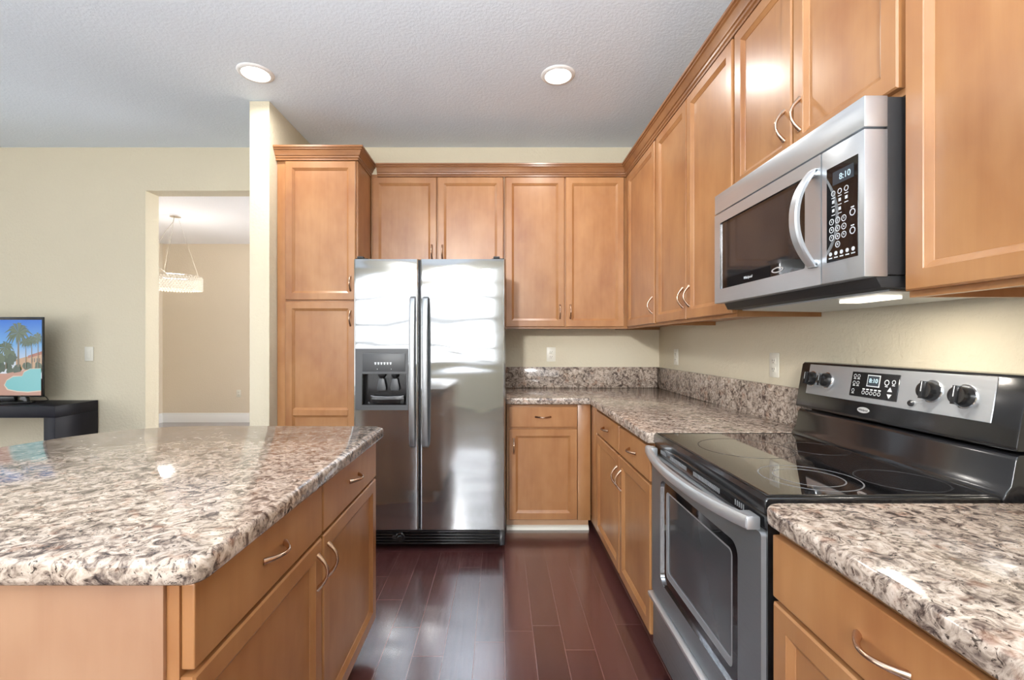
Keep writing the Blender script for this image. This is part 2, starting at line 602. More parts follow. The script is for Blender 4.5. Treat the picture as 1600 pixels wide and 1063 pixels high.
struct('wall_front', wall_with_holes('x', XL, XW, YF - 0.12, YF, [(-4.2, 0.70, 0.74, 2.70)]), 'wall')
struct('wall_left', wall_with_holes('y', YF, YW, XL - 0.12, XL, [(-1.0, 1.4, 0.35, 2.5)]), 'wall')
struct('wall_dining_back', MB().box(-5.44, XW, YD, YD + 0.1, 0, CEIL), 'dining')
struct('wall_dining_left', MB().box(-5.54, -5.44, YW + 0.145, YD + 0.1, 0, CEIL), 'dining')
struct('wall_dining_right', wall_with_holes('y', YW + 0.145, YD, -0.6, -0.5, [(4.6, 6.6, 0.6, 2.4)]), 'dining')

def window(name, axis, p0, p1, z0, z1, t, bars_v, bars_h):
    mb = MB()
    def bx(a, b, c, d, w0=-0.03, w1=0.03):
        if axis == 'x':
            mb.box(a, b, t + w0, t + w1, c, d)
        else:
            mb.box(t + w0, t + w1, a, b, c, d)
    fr = 0.055
    bx(p0, p1, z0, z0 + fr); bx(p0, p1, z1 - fr, z1); bx(p0, p0 + fr, z0, z1); bx(p1 - fr, p1, z0, z1)
    for k in range(1, bars_v + 1):
        c = p0 + (p1 - p0) * k / (bars_v + 1)
        bx(c - 0.03, c + 0.03, z0, z1)
    for k in range(1, bars_h + 1):
        c = z0 + (z1 - z0) * k / (bars_h + 1)
        bx(p0, p1, c - 0.045, c + 0.045, -0.02, 0.02)
    o = struct(name, mb, 'white')
    g = MB()
    if axis == 'x':
        g.box(p0, p1, t - 0.004, t + 0.004, z0, z1)
    else:
        g.box(t - 0.004, t + 0.004, p0, p1, z0, z1)
    g.build('pane', 'glass', o)
    return o
window('window_1', 'x', -4.2, 0.70, 0.74, 2.70, YF - 0.06, 1, 3)
window('window_2', 'y', -1.0, 1.4, 0.35, 2.5, XL - 0.06, 1, 0)
window('added_window_3', 'y', 4.6, 6.6, 0.6, 2.4, -0.55, 1, 1)  # unseen window added to light the dining room

def base_profile(t, h):
    return [(0, 0), (t, 0), (t, h * 0.72), (t * 0.7, h * 0.78), (t * 0.7, h * 0.88), (t * 0.35, h), (0, h)]
b = MB().prism([(YD - p[0], p[1]) for p in base_profile(0.018, 0.15)], 'x', -5.44, -0.6)
struct('baseboard_dining', b, 'white')
b = MB().prism([(-5.44 + p[0], p[1]) for p in base_profile(0.018, 0.15)], 'y', YW + 0.145, YD - 0.018)
struct('baseboard_dining_left', b, 'white')
b = MB().prism([(YW - p[0], p[1]) for p in base_profile(0.016, 0.13)], 'x', XL, OX0)
struct('baseboard_back', b, 'white')

# ------------------------------------------------------------------ recessed ceiling lights
def can_light(loc, label):
    t = thing('recessed_light', label, 'ceiling light', loc, 0, 'recessed ceiling lights')
    MB().lathe([(0.072, -0.002), (0.078, -0.010), (0.090, -0.010), (0.100, -0.004), (0.102, 0.0), (0.072, 0.0)], (0, 0, 0), n=40).build('trim_ring', 'white', t)
    MB().lathe([(0.0715, 0.0), (0.0715, -0.003), (0.05, -0.005), (0.001, -0.006)], (0, 0, 0), n=40).build('lens', 'lens', t)
    return t
cans = ((-1.443, 2.69, 'round recessed ceiling light above the end of the partition wall'),
        (0.347, 2.711, 'round recessed ceiling light above the corner of wall cabinets'))
for cx, cy, lab in cans:
    can_light((cx, cy, CEIL - 0.0005), lab)
    area('ceiling_lamp', (cx, cy, CEIL - 0.013), (0, 0, 0), 0.13, 0.13, 8, (1.0, 0.96, 0.90), 'DISK', 170)

# ------------------------------------------------------------------ cabinets
RIGHT = -PI / 2      # fronts facing the aisle from the right wall: local x runs towards the camera
FRONT_T = 0.02

def add_pull(parent, cx, cz, y, vertical):
    return MB().pull(cx, cz, y, vertical).build('handle', 'nickel', parent, smooth=60)

def add_door(t, x0, x1, z0, z1, side=None, high=False, hz=None):
    d = MB().panel(x0, x1, z0, z1, -FRONT_T, FRONT_T).build('door', 'maple', t, smooth=20)
    if side:
        hx = x0 + 0.034 if side == 'l' else x1 - 0.034
        cz = hz if hz is not None else (z1 - 0.115 if high else z0 + 0.112)
        add_pull(d, hx, cz, -FRONT_T, True)
    return d

def add_drawer(t, x0, x1, z0, z1):
    d = MB().box(x0, x1, -FRONT_T, 0, z0, z1, b=0.003).build('drawer_front', 'maple', t, smooth=20)
    add_pull(d, (x0 + x1) / 2, (z0 + z1) / 2, -FRONT_T, False)
    return d

def wall_cabinet(label, loc, rotz, w, d, z0, z1, doors):
    t = thing('wall_cabinet', label, 'cabinet', (loc[0], loc[1], z0), rotz, 'maple wall cabinets')
    b = MB()
    h = z1 - z0
    b.box(0, w, 0, d, 0.022, h)
    b.box(0, w, 0, 0.02, 0, 0.022)
    b.box(0, 0.016, 0.02, d, 0, 0.022)
    b.box(w - 0.016, w, 0.02, d, 0, 0.022)
    b.build('cabinet_box', 'maple', t, smooth=20)
    for x0, x1, a, c, side in doors:
        add_door(t, x0, x1, a - z0, c - z0, side)
    return t

UZ0, UZ1, DT = 1.386, 2.54, 2.514
UY = 3.405      # face frame plane of the back run
UX = 0.960      # face frame plane of the right run
wall_cabinet('short two-door maple cabinet above the stainless refrigerator', (-0.962, UY), 0, 0.992, YW - UY - 0.002, 1.83, UZ1,
             [(0.014, 0.490, 1.845, DT, 'r'), (0.500, 0.987, 1.845, DT, 'l')])
wall_cabinet('tall two-door maple wall cabinet to the right of the refrigerator', (0.034, UY), 0, 0.922, YW - UY - 0.002, UZ0, UZ1,
             [(0.009, 0.447, 1.40, DT, 'r'), (0.457, 0.891, 1.40, DT, 'l')])
Y0 = YW - 0.003
def right_wall_cabinet(label, ya, yb, z0, doors):
    return wall_cabinet(label, (UX, ya), RIGHT, ya - yb, XW - UX - 0.002, z0, UZ1,
                        [(ya - da, ya - db, a, c, s) for da, db, a, c, s in doors])
right_wall_cabinet('single-door maple wall cabinet in the inner corner of the kitchen', Y0, 2.757, UZ0, [(3.372, 2.775, 1.40, DT, 'r')])
right_wall_cabinet('tall two-door maple wall cabinet between the corner cabinet and the microwave', 2.755, 1.838, UZ0,
                   [(2.745, 2.303, 1.40, DT, 'r'), (2.293, 1.846, 1.40, DT, 'l')])
right_wall_cabinet('two-door maple cabinet directly above the microwave', 1.835, 1.069, 1.867,
                   [(1.826, 1.470, 1.885, DT, 'r'), (1.460, 1.077, 1.885, DT, 'l')])
right_wall_cabinet('maple wall cabinet with plain door nearest the camera, right of the microwave', 1.066, 0.50, UZ0, [(1.058, 0.52, 1.40, DT, 'r')])

# crown moulding
CROWN = [(0.0, 0.0), (0.007, 0.0), (0.007, 0.011), (0.013, 0.016), (0.014, 0.026), (0.020, 0.030), (0.022, 0.036), (0.034, 0.060),
         (0.041, 0.064), (0.041, 0.071), (0.049, 0.074), (0.049, 0.086), (0.0, 0.086)]
def sweep(rows):
    n = len(CROWN)
    mb = MB()
    vs = [p for r in rows for p in r]
    fs = []
    for i in range(len(rows) - 1):
        for k in range(n):
            k2 = (k + 1) % n
            fs.append((i * n + k, i * n + k2, (i + 1) * n + k2, (i + 1) * n + k))
    fs.append(tuple(range(n)))
    fs.append(tuple(range((len(rows) - 1) * n, len(rows) * n)))
    return mb.add(vs, fs)
CZ = 2.517
FY, FX = UY - 0.014, UX - 0.014
cm = sweep([[(-0.912, FY - o, CZ + z) for o, z in CROWN],
            [(FX - o, FY - o, CZ + z) for o, z in CROWN],
            [(FX - o, 0.50, CZ + z) for o, z in CROWN]]).build('crown_molding', 'shaded_maple_run', smooth=25)
tag(cm, 'stepped maple crown molding along the tops of the wall cabinets', 'molding')

# pantry
PY = 3.10
PX0, PX1 = -1.516, -0.966
t = thing('pantry_cabinet', 'tall maple pantry cabinet with two stacked doors beside the refrigerator', 'cabinet', (PX0, PY, 0))
PWD = PX1 - PX0
MB().box(0, PWD, 0, YW - PY - 0.002, 0.1, 2.545).box(0, PWD, 0.06, YW - PY - 0.002, 0, 0.1).build('cabinet_box', 'maple', t, smooth=20)
add_door(t, 0.062, PWD - 0.012, 1.571, 2.512, 'r', hz=1.683)
pd = add_door(t, 0.062, PWD - 0.012, 0.115, 1.559, 'r', hz=1.446)
MB().prism([(-0.009, 0.774), (-0.018, 0.787), (-FRONT_T, 0.789), (-FRONT_T, 0.825), (-0.018, 0.827), (-0.009, 0.840), (-0.005, 0.840), (-0.005, 0.774)],
           'x', 0.062 + 0.052, PWD - 0.012 - 0.052).build('middle_rail', 'maple', pd, smooth=20)
PFY, PFX = PY - 0.014, PX1
pc = sweep([[(0, -0.014 - o, CZ + z) for o, z in CROWN],
            [(PWD + o, -0.014 - o, CZ + z) for o, z in CROWN],
            [(PWD + o, FY - PY, CZ + z) for o, z in CROWN]]).build('crown', 'shaded_maple_run', t, smooth=25)

# base cabinets
def base_cabinet(label, loc, rotz, w, d, drawers, doors, toe=0.06, filler=None, shoe=False, z1=0.87, name='base_cabinet'):
    t = thing(name, label, 'cabinet', (loc[0], loc[1], 0), rotz, 'maple base cabinets')
    MB().box(0, w, 0, d, 0.088, z1).build('cabinet_box', 'maple', t, smooth=20)
    MB().box(0, w, toe, d, 0, 0.088).build('toe_kick', 'toe' if shoe else 'maple_side', t)
    if shoe:
        MB().prism([(toe, 0), (toe - 0.022, 0), (toe - 0.020, 0.012), (toe - 0.010, 0.024), (toe, 0.028)], 'x', 0, w).build('shoe_molding', 'plate', t)
    for x0, x1, a, c in drawers:
        add_drawer(t, x0, x1, a, c)
    for x0, x1, a, c, side in doors:
        add_door(t, x0, x1, a, c, side, high=True)
    if filler:
        MB().box(filler[0], filler[1], -0.018, 0, 0.09, z1 - 0.002, b=0.001).build('filler_strip', 'maple', t)
    return t
DRZ0, DRZ1, DOZ0, DOZ1 = 0.7145, 0.852, 0.092, 0.702
base_cabinet('pale maple base cabinet with one drawer and one door facing the camera', (0.046, 3.07), 0, 0.562, YW - 3.07 - 0.002,
             [(0.014, 0.473, DRZ0, DRZ1)], [(0.014, 0.473, DOZ0, DOZ1, 'l')], filler=(0.4765, 0.562), shoe=True)
RBX = 0.63
ya = YW - 0.003
base_cabinet('maple base cabinet with two drawers and two doors left of the stove', (RBX, ya), RIGHT, ya - 1.845, XW - RBX - 0.002,
             [(ya - 2.885, ya - 2.337, DRZ0, DRZ1), (ya - 2.325, ya - 1.853, DRZ0, DRZ1)],
             [(ya - 2.885, ya - 2.337, DOZ0, DOZ1, 'r'), (ya - 2.325, ya - 1.853, DOZ0, DOZ1, 'l')], filler=(ya - 3.046, ya - 2.888))
base_cabinet('maple base cabinet with drawer in the near corner, right of the stove', (RBX, 1.024), RIGHT, 0.82, XW - RBX - 0.002,
             [(0.006, 0.590, DRZ0, DRZ1)], [(0.006, 0.590, DOZ0, DOZ1, 'r')])

# ------------------------------------------------------------------ kitchen island
IX = -0.553
t = thing('island_cabinet', 'reddish maple kitchen island cabinet with two drawers and two doors', 'island', (IX, 0.785, 0), PI / 2, None)
IL = 1.165
MB().box(0, IL, 0, 0.62, 0.10, 0.87).box(0.02, IL - 0.02, 0.07, 0.62, 0, 0.10).build('cabinet_box', 'maple', t, smooth=20)
MB().box(-0.008, 0, 0.022, 0.62, 0.0, 0.868, b=0.001).build('end_panel', 'maple_side', t)
MB().box(-0.004, IL, 0.62, 0.66, 0.0, 0.868).build('back_panel', 'maple_side', t)
for x0, x1, side in ((0.004, 0.570, 'r'), (0.582, 1.160, 'l')):
    d = MB().box(x0, x1, -0.024, 0, 0.712, 0.862, b=0.003).build('drawer_front', 'maple', t, smooth=20)
    add_pull(d, (x0 + x1) / 2 - 0.003, 0.79, -0.024, False)
    d = MB().panel(x0, x1, 0.107, 0.700, -0.024, 0.024).build('door', 'maple', t, smooth=20)
    add_pull(d, x1 - 0.034 if side == 'r' else x0 + 0.034, 0.615, -0.024, True)

# ------------------------------------------------------------------ countertops
GZ0, GZ1 = 0.871, 0.916
def corner(cx, cy, r, a0, a1, n=6):
    return [(cx + r * math.cos(math.radians(a0 + (a1 - a0) * i / n)), cy + r * math.sin(math.radians(a0 + (a1 - a0) * i / n))) for i in range(n + 1)]
poly = [(-0.500, 1.955), (-0.535, 1.998)]
poly += [(-1.20, 2.006), (-1.33, 2.004), (-1.43, 1.985), (-1.53, 1.935), (-1.62, 1.86), (-1.69, 1.75), (-1.745, 1.60), (-1.775, 1.42), (-1.785, 1.2), (-1.78, 0.757)]
poly += corner(-0.535, 0.792, 0.035, -90, 0)
ic = MB().prism(poly, 'z', GZ0, GZ1, bevel=0.012).build('countertop', 'granite', smooth=40)
tag(ic, 'polished speckled granite island countertop with a rounded far left end', 'countertop')

poly = [(0.040, 3.012), (0.590, 3.012), (0.595, 3.005), (0.595, 1.843), (1.299, 1.843), (1.299, 3.713), (0.040, 3.713)]
lc = MB().prism(poly, 'z', GZ0, GZ1, bevel=0.011).build('countertop', 'granite', smooth=40)
tag(lc, 'L-shaped speckled granite countertop in the corner between refrigerator and stove', 'countertop')
poly = corner(0.595 + 0.04, 1.043 - 0.04, 0.04, 180, 90) + [(1.299, 1.043), (1.299, 0.20), (0.595, 0.20)]
nc = MB().prism(poly, 'z', GZ0, GZ1, bevel=0.012).build('countertop', 'granite', smooth=40)
tag(nc, 'speckled granite countertop in the near right corner, nearer than the stove', 'countertop')
bs = MB().box(0.040, 1.276, 3.690, 3.713, GZ1, 1.083, b=0.002).build('backsplash', 'granite', smooth=30)
tag(bs, 'low granite backsplash strip on the wall facing the camera', 'backsplash')
bs = MB().box(1.277, 1.299, 1.845, 3.713, GZ1, 1.083, b=0.002).build('backsplash', 'granite', smooth=30)
tag(bs, 'low granite backsplash strip running along the right wall to the stove', 'backsplash')

# ------------------------------------------------------------------ refrigerator
t = thing('refrigerator', 'stainless steel side-by-side refrigerator with ice and water dispenser', 'refrigerator', (-0.895, 2.78, 0))
FW = 0.930
MB().box(0.004, FW - 0.004, 0.082, 0.90, 0.03, 1.775, b=0.004).build('body', 'grey_plastic', t)
FZ0, FZ1, FD = 0.1385, 1.792, 0.074
def rounded_door(mb, x0, x1, z0, z1, hole=None):
    r = 0.014
    # outline in plan: rounded front edges
    prof = [(x0, FD)] + [(x0 + r - r * math.cos(a), r - r * math.sin(a)) for a in [i * PI / 10 for i in range(6)]]
    prof += [(x1 - r + r * math.sin(a), r - r * math.cos(a)) for a in [i * PI / 10 for i in range(6)]] + [(x1, FD)]
    n = len(prof)
    zs = [z0, z1] if not hole else [z0, hole[2], hole[3], z1]
    vs = [(p[0], p[1], z) for z in zs for p in prof]
    fs = []
    for k in range(len(zs) - 1):
        for i in range(n):
            j = (i + 1) % n
            if hole and k == 1 and i == 6:
                a = len(vs)
                hx0, hx1 = hole[0], hole[1]
                vs += [(hx0, 0, hole[2]), (hx1, 0, hole[2]), (hx1, 0, hole[3]), (hx0, 0, hole[3])]
                fs.append((k * n + 6, a, a + 3, (k + 1) * n + 6))
                fs.append((a + 1, k * n + 7, (k + 1) * n + 7, a + 2))
                continue
            fs.append((k * n + i, k * n + j, (k + 1) * n + j, (k + 1) * n + i))
    fs.append(tuple(range(n - 1, -1, -1)))
    e = (len(zs) - 1) * n
    fs.append(tuple(range(e, e + n)))
    return mb.add(vs, fs)
DX0, DX1, DZ0, DZ1 = 0.012, 0.336, 0.869, 1.245
hole = (DX0 + 0.004, DX1 - 0.004, DZ0 + 0.004, DZ1 - 0.004)
d1 = rounded_door(MB(), 0.0, 0.3985, FZ0, FZ1, hole).build('door', 'fridge_steel', t, smooth=30, fix=False)
d2 = rounded_door(MB(), 0.4085, FW, FZ0, FZ1).build('door', 'fridge_steel', t, smooth=30, fix=False)
MB().box(0.3985, 0.4085, 0.03, 0.074, FZ0, FZ1).box(0.002, FW - 0.002, 0.074, 0.083, FZ0, FZ1).build('door_gasket', 'black_matte', t)
def fridge_handle(x0, x1, par):
    pts = [(0.0, 0.640), (-0.030, 0.655), (-0.045, 0.70), (-0.052, 0.9), (-0.054, 1.1), (-0.052, 1.3), (-0.045, 1.50), (-0.030, 1.55), (0.0, 1.566)]
    poly = pts + [(p[0] + 0.016 if 0 < i < len(pts) - 1 else p[0], p[1]) for i, p in reversed(list(enumerate(pts))) if 0 < i < len(pts) - 1]
    MB().prism(poly, 'x', x0, x1, bevel=0.004, seg=2).build('handle', 'bar_steel', par)
fridge_handle(0.348, 0.382, d1)
fridge_handle(0.426, 0.460, d2)
# dispenser
dp = MB()
fx0, fx1, fz0, fz1 = 0.053, 0.325, 0.900, 1.092
dp.box(DX0, fx0, -0.004, 0.06, DZ0, DZ1, m=0)
dp.box(fx1, DX1, -0.004, 0.06, DZ0, DZ1, m=0)
dp.box(fx0, fx1, -0.004, 0.06, DZ0, fz0, m=0)
dp.box(fx0, fx1, -0.004, 0.06, fz1, DZ1, m=0)
dp.box(fx0, fx1, 0.056, 0.062, fz0, fz1, m=1)
dp.box(fx0, fx0 + 0.004, 0.0, 0.06, fz0, fz1, m=1)
dp.box(fx1 - 0.004, fx1, 0.0, 0.06, fz0, fz1, m=1)
dp.box(fx0, fx1, 0.0, 0.06, fz1 - 0.004, fz1, m=1)
dp.box(fx0, fx1, 0.0, 0.06, fz0, fz0 + 0.004, m=1)
dsp = dp.build('dispenser', ['grey_plastic', 'black'], d1)
MB().box(0.058, 0.318, -0.008, -0.003, 1.105, 1.215, b=0.002).build('control_panel', 'grey_plastic', dsp)
for i in range(6):
    x = 0.133 + i * 0.0185
    MB().box(x, x + 0.008, -0.0092, -0.0075, 1.147, 1.155).box(x - 0.002, x + 0.010, -0.0090, -0.0075, 1.155, 1.162).build('button', 'print', dsp)
for x in (0.147, 0.232):
    MB().box(x, x + 0.003, -0.0088, -0.0075, 1.117, 1.123).build('indicator_light', 'print', dsp)
for x in (0.140, 0.222):
    MB().prism([(x, 0.985), (x + 0.048, 0.985), (x + 0.052, 1.0), (x + 0.040, 1.06), (x + 0.008, 1.06), (x - 0.004, 1.0)], 'y', 0.030, 0.036, bevel=0.002, seg=2).build('lever', 'grey_plastic', dsp)
    MB().lathe([(0.018, 0), (0.022, 0.01), (0.012, 0.026), (0.006, 0.03)], (x + 0.024, 0.03, 1.09), (0, 0, -1), 16).build('nozzle', 'black_matte', dsp)
MB().prism([(0.098, 0.908), (0.312, 0.908), (0.306, 0.956), (0.28, 0.951), (0.2, 0.949), (0.13, 0.951), (0.104, 0.956)], 'y', 0.006, 0.02, bevel=0.002, seg=2).build('drip_tray', 'black', dsp)
MB().tube([(0.104, 0.006, 0.956), (0.13, 0.004, 0.9515), (0.2, 0.003, 0.949), (0.28, 0.004, 0.9515), (0.306, 0.006, 0.956)], 0.0016, 6).build('tray_rim', 'chrome', dsp)
# badge
bd = MB()
ring_pts = [(0.813 + 0.040 * math.cos(a), 1.722 + 0.0125 * math.sin(a)) for a in [2 * PI * i / 32 for i in range(32)]]
bd.prism(ring_pts, 'y', -0.004, 0.002, m=0, bevel=0.001, seg=1)
bd.text('Whirlpool', 0.0145, face_front(0.813, -0.0042, 1.722), m=1, shear=0.2)
bd.build('badge', ['badge', 'ink'], d2)
# grille
g = MB()
g.box(0.002, FW - 0.002, 0.035, 0.09, 0.036, 0.132, m=0)
for i in range(5):
    z = 0.042 + i * 0.018
    g.box(0.004, FW - 0.035, 0.018, 0.04, z, z + 0.0085, b=0.003, m=0)
g.box(FW - 0.04, FW - 0.002, 0.012, 0.05, 0.036, 0.132, b=0.004, m=0)
g.box(0.004, FW - 0.035, 0.030, 0.036, 0.122, 0.132, m=1)
gr = g.build('base_grille', ['black', 'grey_plastic'], t)
kn = MB().lathe([(0.030, 0), (0.030, 0.008), (0.024, 0.012), (0.022, 0.012)], (0.285, 0.016, 0.088), (0, -1, 0), 28)
kn.lathe([(0.017, 0.0), (0.017, 0.016), (0.013, 0.02)], (0.285, 0.012, 0.088), (0, -1, 0), 24)
kn.lathe([(0.014, 0.0), (0.014, 0.012), (0.010, 0.014)], (0.250, 0.016, 0.090), (0, -1, 0), 24)
kn.build('filter_knob', 'black', gr)
for x0, x1 in ((0.008, 0.085), (0.845, 0.922)):
    MB().box(x0, x1, 0.015, 0.12, 1.788, 1.800, b=0.004).box(x0 + 0.01, x0 + 0.05, 0.01, 0.05, 1.798, 1.812, b=0.005).build('hinge_cover', 'black_matte', t)
for x in (0.05, FW - 0.05):
    for y in (0.14, 0.84):
        MB().lathe([(0.018, 0.0), (0.018, 0.034)], (x, y, 0), (0, 0, 1), 12).build('foot', 'black_matte', t)

# ------------------------------------------------------------------ stove
RX, RY, RW = 0.612, 1.836, 0.780
t = thing('stove', 'freestanding electric stove with black glass cooktop and steel oven door', 'stove', (RX, RY, 0), RIGHT)
MB().box(0.004, RW - 0.004, 0.045, 0.655, 0.06, 0.893, b=0.003).box(0.03, RW - 0.03, 0.09, 0.62, 0.0, 0.06).build('body', 'black', t)
ct = MB()
ct.prism([(0.008, 0.878), (0.008, 0.908), (0.016, 0.917), (0.60, 0.917), (0.60, 0.878)], 'x', 0.0, RW - 0.008, m=0, bevel=0.004, seg=3)
cto = ct.build('cooktop', ['black'], t)
MB().box(0.022, RW - 0.030, 0.030, 0.555, 0.9165, 0.9182, b=0.0006, seg=1).build('glass_surface', 'glass_top', cto)
MB().box(0.018, RW - 0.026, 0.020, 0.026, 0.916, 0.9195, b=0.0012).box(RW - 0.026, RW - 0.020, 0.020, 0.555, 0.916, 0.9195, b=0.0012).box(0.014, 0.019, 0.020, 0.555, 0.916, 0.9195, b=0.0012).build('edge_trim', 'black', cto)
def burner(y_world, x_world, radii, m):
    lx, ly = RY - y_world, x_world - RX
    b = MB()
    for r in radii:
        b.ring((lx, ly, 0.9182), r - 0.0016, r + 0.0016, m=0)
    return b.build('burner_ring', m, cto)
burner(1.57, 0.845, [0.148], 'ring_faint')
burner(1.225, 0.830, [0.118, 0.082], 'ring')
burner(1.56, 1.085, [0.095], 'ring_faint')
burner(1.20, 1.055, [0.098], 'ring_faint')
# riser and back panel
MB().prism([(0.562, 0.915), (0.568, 0.930), (0.580, 0.945), (0.590, 1.005), (0.598, 1.018), (0.66, 1.02), (0.66, 0.90), (0.562, 0.90)], 'x', 0.0, RW - 0.004, bevel=0.003, seg=2).build('riser', 'black', t, smooth=50)
tilt = math.atan2(0.030, 0.176)
BZ0, BZ1, BY0, BY1 = 1.027, 1.203, 0.583, 0.613
bg_o = MB().prism([(BY0, BZ0), (BY0 + 0.001, BZ0 + 0.012), (BY1 - 0.002, BZ1 - 0.008), (BY1 + 0.006, BZ1), (0.685, BZ1), (0.685, 0.90), (0.655, 0.90), (0.645, BZ0)], 'x', -0.004, RW + 0.004, bevel=0.004, seg=2)
bgo = bg_o.build('backguard', 'black', t, smooth=40)
def on_panel(z, off=0.0):
    s = (z - BZ0) / (BZ1 - BZ0)
    return BY0 + (BY1 - BY0) * s - off
def slab(mb, x0, x1, z0, z1, off, th=0.003, m=0, bev=0.0012):
    y0, y1 = on_panel(z0, off), on_panel(z1, off)
    return mb.prism([(y0, z0), (y1, z1), (y1 + th, z1), (y0 + th, z0)], 'x', x0, x1, m=m, bevel=bev, seg=1)
cp = slab(MB(), 0.047, 0.722, 1.083, 1.196, 0.003).build('control_panel', 'steel', bgo)
dpn = MB()
slab(dpn, 0.268, 0.455, 1.100, 1.182, 0.005, m=0)
slab(dpn, 0.336, 0.386, 1.137, 1.175, 0.0058, m=3, bev=0)
slab(dpn, 0.339, 0.383, 1.140, 1.172, 0.0064, m=1, bev=0)
dpn.text('8:10', 0.020, face_front(0.362, on_panel(1.156, 0.0068), 1.156, -tilt), m=2)
def rp(x, z, r, mm=3):
    n = 18
    vs = []
    for k in range(n):
        a = 2 * PI * k / n
        for rr in (r * 0.72, r):
            zz = z + rr * math.sin(a)
            vs.append((x + rr * math.cos(a), on_panel(zz, 0.0056), zz))
    dpn.add(vs, [(2 * k, 2 * k + 1, 2 * ((k + 1) % n) + 1, 2 * ((k + 1) % n)) for k in range(n)], mm)
for x, z, r in ((0.283, 1.168, 0.006), (0.299, 1.168, 0.006), (0.283, 1.145, 0.006), (0.299, 1.145, 0.006), (0.283, 1.119, 0.006),
                (0.412, 1.155, 0.009), (0.437, 1.158, 0.007)):
    rp(x, z, r)
    slab(dpn, x - 0.005, x + 0.005, z - r - 0.0045, z - r - 0.002, 0.0055, m=3, bev=0)
for i in range(5):
    rp(0.327 + i * 0.0155, 1.116, 0.0062)
    slab(dpn, 0.322 + i * 0.0155, 0.332 + i * 0.0155, 1.125, 1.129, 0.0055, m=3, bev=0)
for (z0, z1) in ((1.128, 1.142), (1.120, 1.106)):
    dpn.add([(0.418, on_panel(z0, 0.0056), z0), (0.436, on_panel(z0, 0.0056), z0), (0.427, on_panel(z1, 0.0056), z1)], [(0, 1, 2)], 3)
dpn.build('display', ['black', 'lcd', 'digit', 'print'], bgo, fix=False)
nrm = Vector((0, -math.cos(tilt), math.sin(tilt)))
def knob(yw, z, r=0.028):
    x = RY - yw
    o = Vector((x, on_panel(z, 0.003), z))
    kb = MB()
    kb.lathe([(r * 1.12, 0.0), (r * 1.12, 0.0025), (r * 1.05, 0.004)], o, nrm, 32, m=1)
    kb.lathe([(r * 1.03, 0.0), (r * 1.0, 0.006), (r * 0.86, 0.022), (r * 0.80, 0.026), (r * 0.6, 0.027)], o, nrm, 32, m=0)
    up = nrm.cross(Vector((1, 0, 0)))
    c = o + nrm * 0.029
    hx, hz = r * 0.20, r * 0.86
    vs = []
    for dn in (-0.022, 0.003):
        for sx, sz in ((-1, -1), (1, -1), (1, 1), (-1, 1)):
            vs.append(c + nrm * dn + Vector((1, 0, 0)) * hx * sx * (1.4 if dn < 0 else 1) + up * hz * sz)
    kb.add(vs, [(3, 2, 1, 0), (4, 5, 6, 7), (0, 1, 5, 4), (1, 2, 6, 5), (2, 3, 7, 6), (3, 0, 4, 7)], 0)
    q = c + nrm * 0.0035
    vs = [q + Vector((1, 0, 0)) * a * 0.0012 + up * b_ for a, b_ in ((-1, -hz * 0.2), (1, -hz * 0.2), (1, hz * 0.95), (-1, hz * 0.95))]
    kb.add(vs, [(0, 1, 2, 3)], 2)
    kb.build('knob', ['black', 'chrome', 'print'], bgo)
for yw, z, r in ((1.763, 1.141, 0.0265), (1.685, 1.141, 0.0265), (1.276, 1.144, 0.0285), (1.184, 1.140, 0.0285)):
    knob(yw, z, r)
MB().lathe([(0.009, 0.0), (0.009, 0.005), (0.006, 0.008)], (RY - 1.332, on_panel(1.103, 0.003), 1.103), nrm, 20).build('button', 'black', bgo)
lg = MB()
ring_pts = [(0.335 + 0.024 * math.cos(a), 1.058 + 0.0095 * math.sin(a)) for a in [2 * PI * i / 28 for i in range(28)]]
vs = [(px, on_panel(pz, 0.003), pz) for px, pz in ring_pts]
lg.add(vs + [(v[0], v[1] + 0.003, v[2]) for v in vs], [tuple(range(28))] + [(i, (i + 1) % 28, 28 + (i + 1) % 28, 28 + i) for i in range(28)], 0)
lg.text('Whirlpool', 0.009, face_front(0.335, on_panel(1.058, 0.0032), 1.058, -tilt), m=1, shear=0.2)
lg.build('badge', ['badge', 'ink'], bgo)
# vent strip
vs_ = MB().box(0.006, RW - 0.006, 0.012, 0.05, 0.838, 0.880, b=0.003)
for seg0, seg1, n in ((0.075, 0.125, 6), (0.17, 0.31, 16), (0.37, 0.54, 19), (0.63, 0.67, 5)):
    for i in range(n):
        x = seg0 + (seg1 - seg0) * i / (n - 1)
        vs_.box(x, x + 0.0035, 0.0105, 0.014, 0.852, 0.866, m=1)
vs_.build('vent_strip', ['black', 'mid_grey'], t)
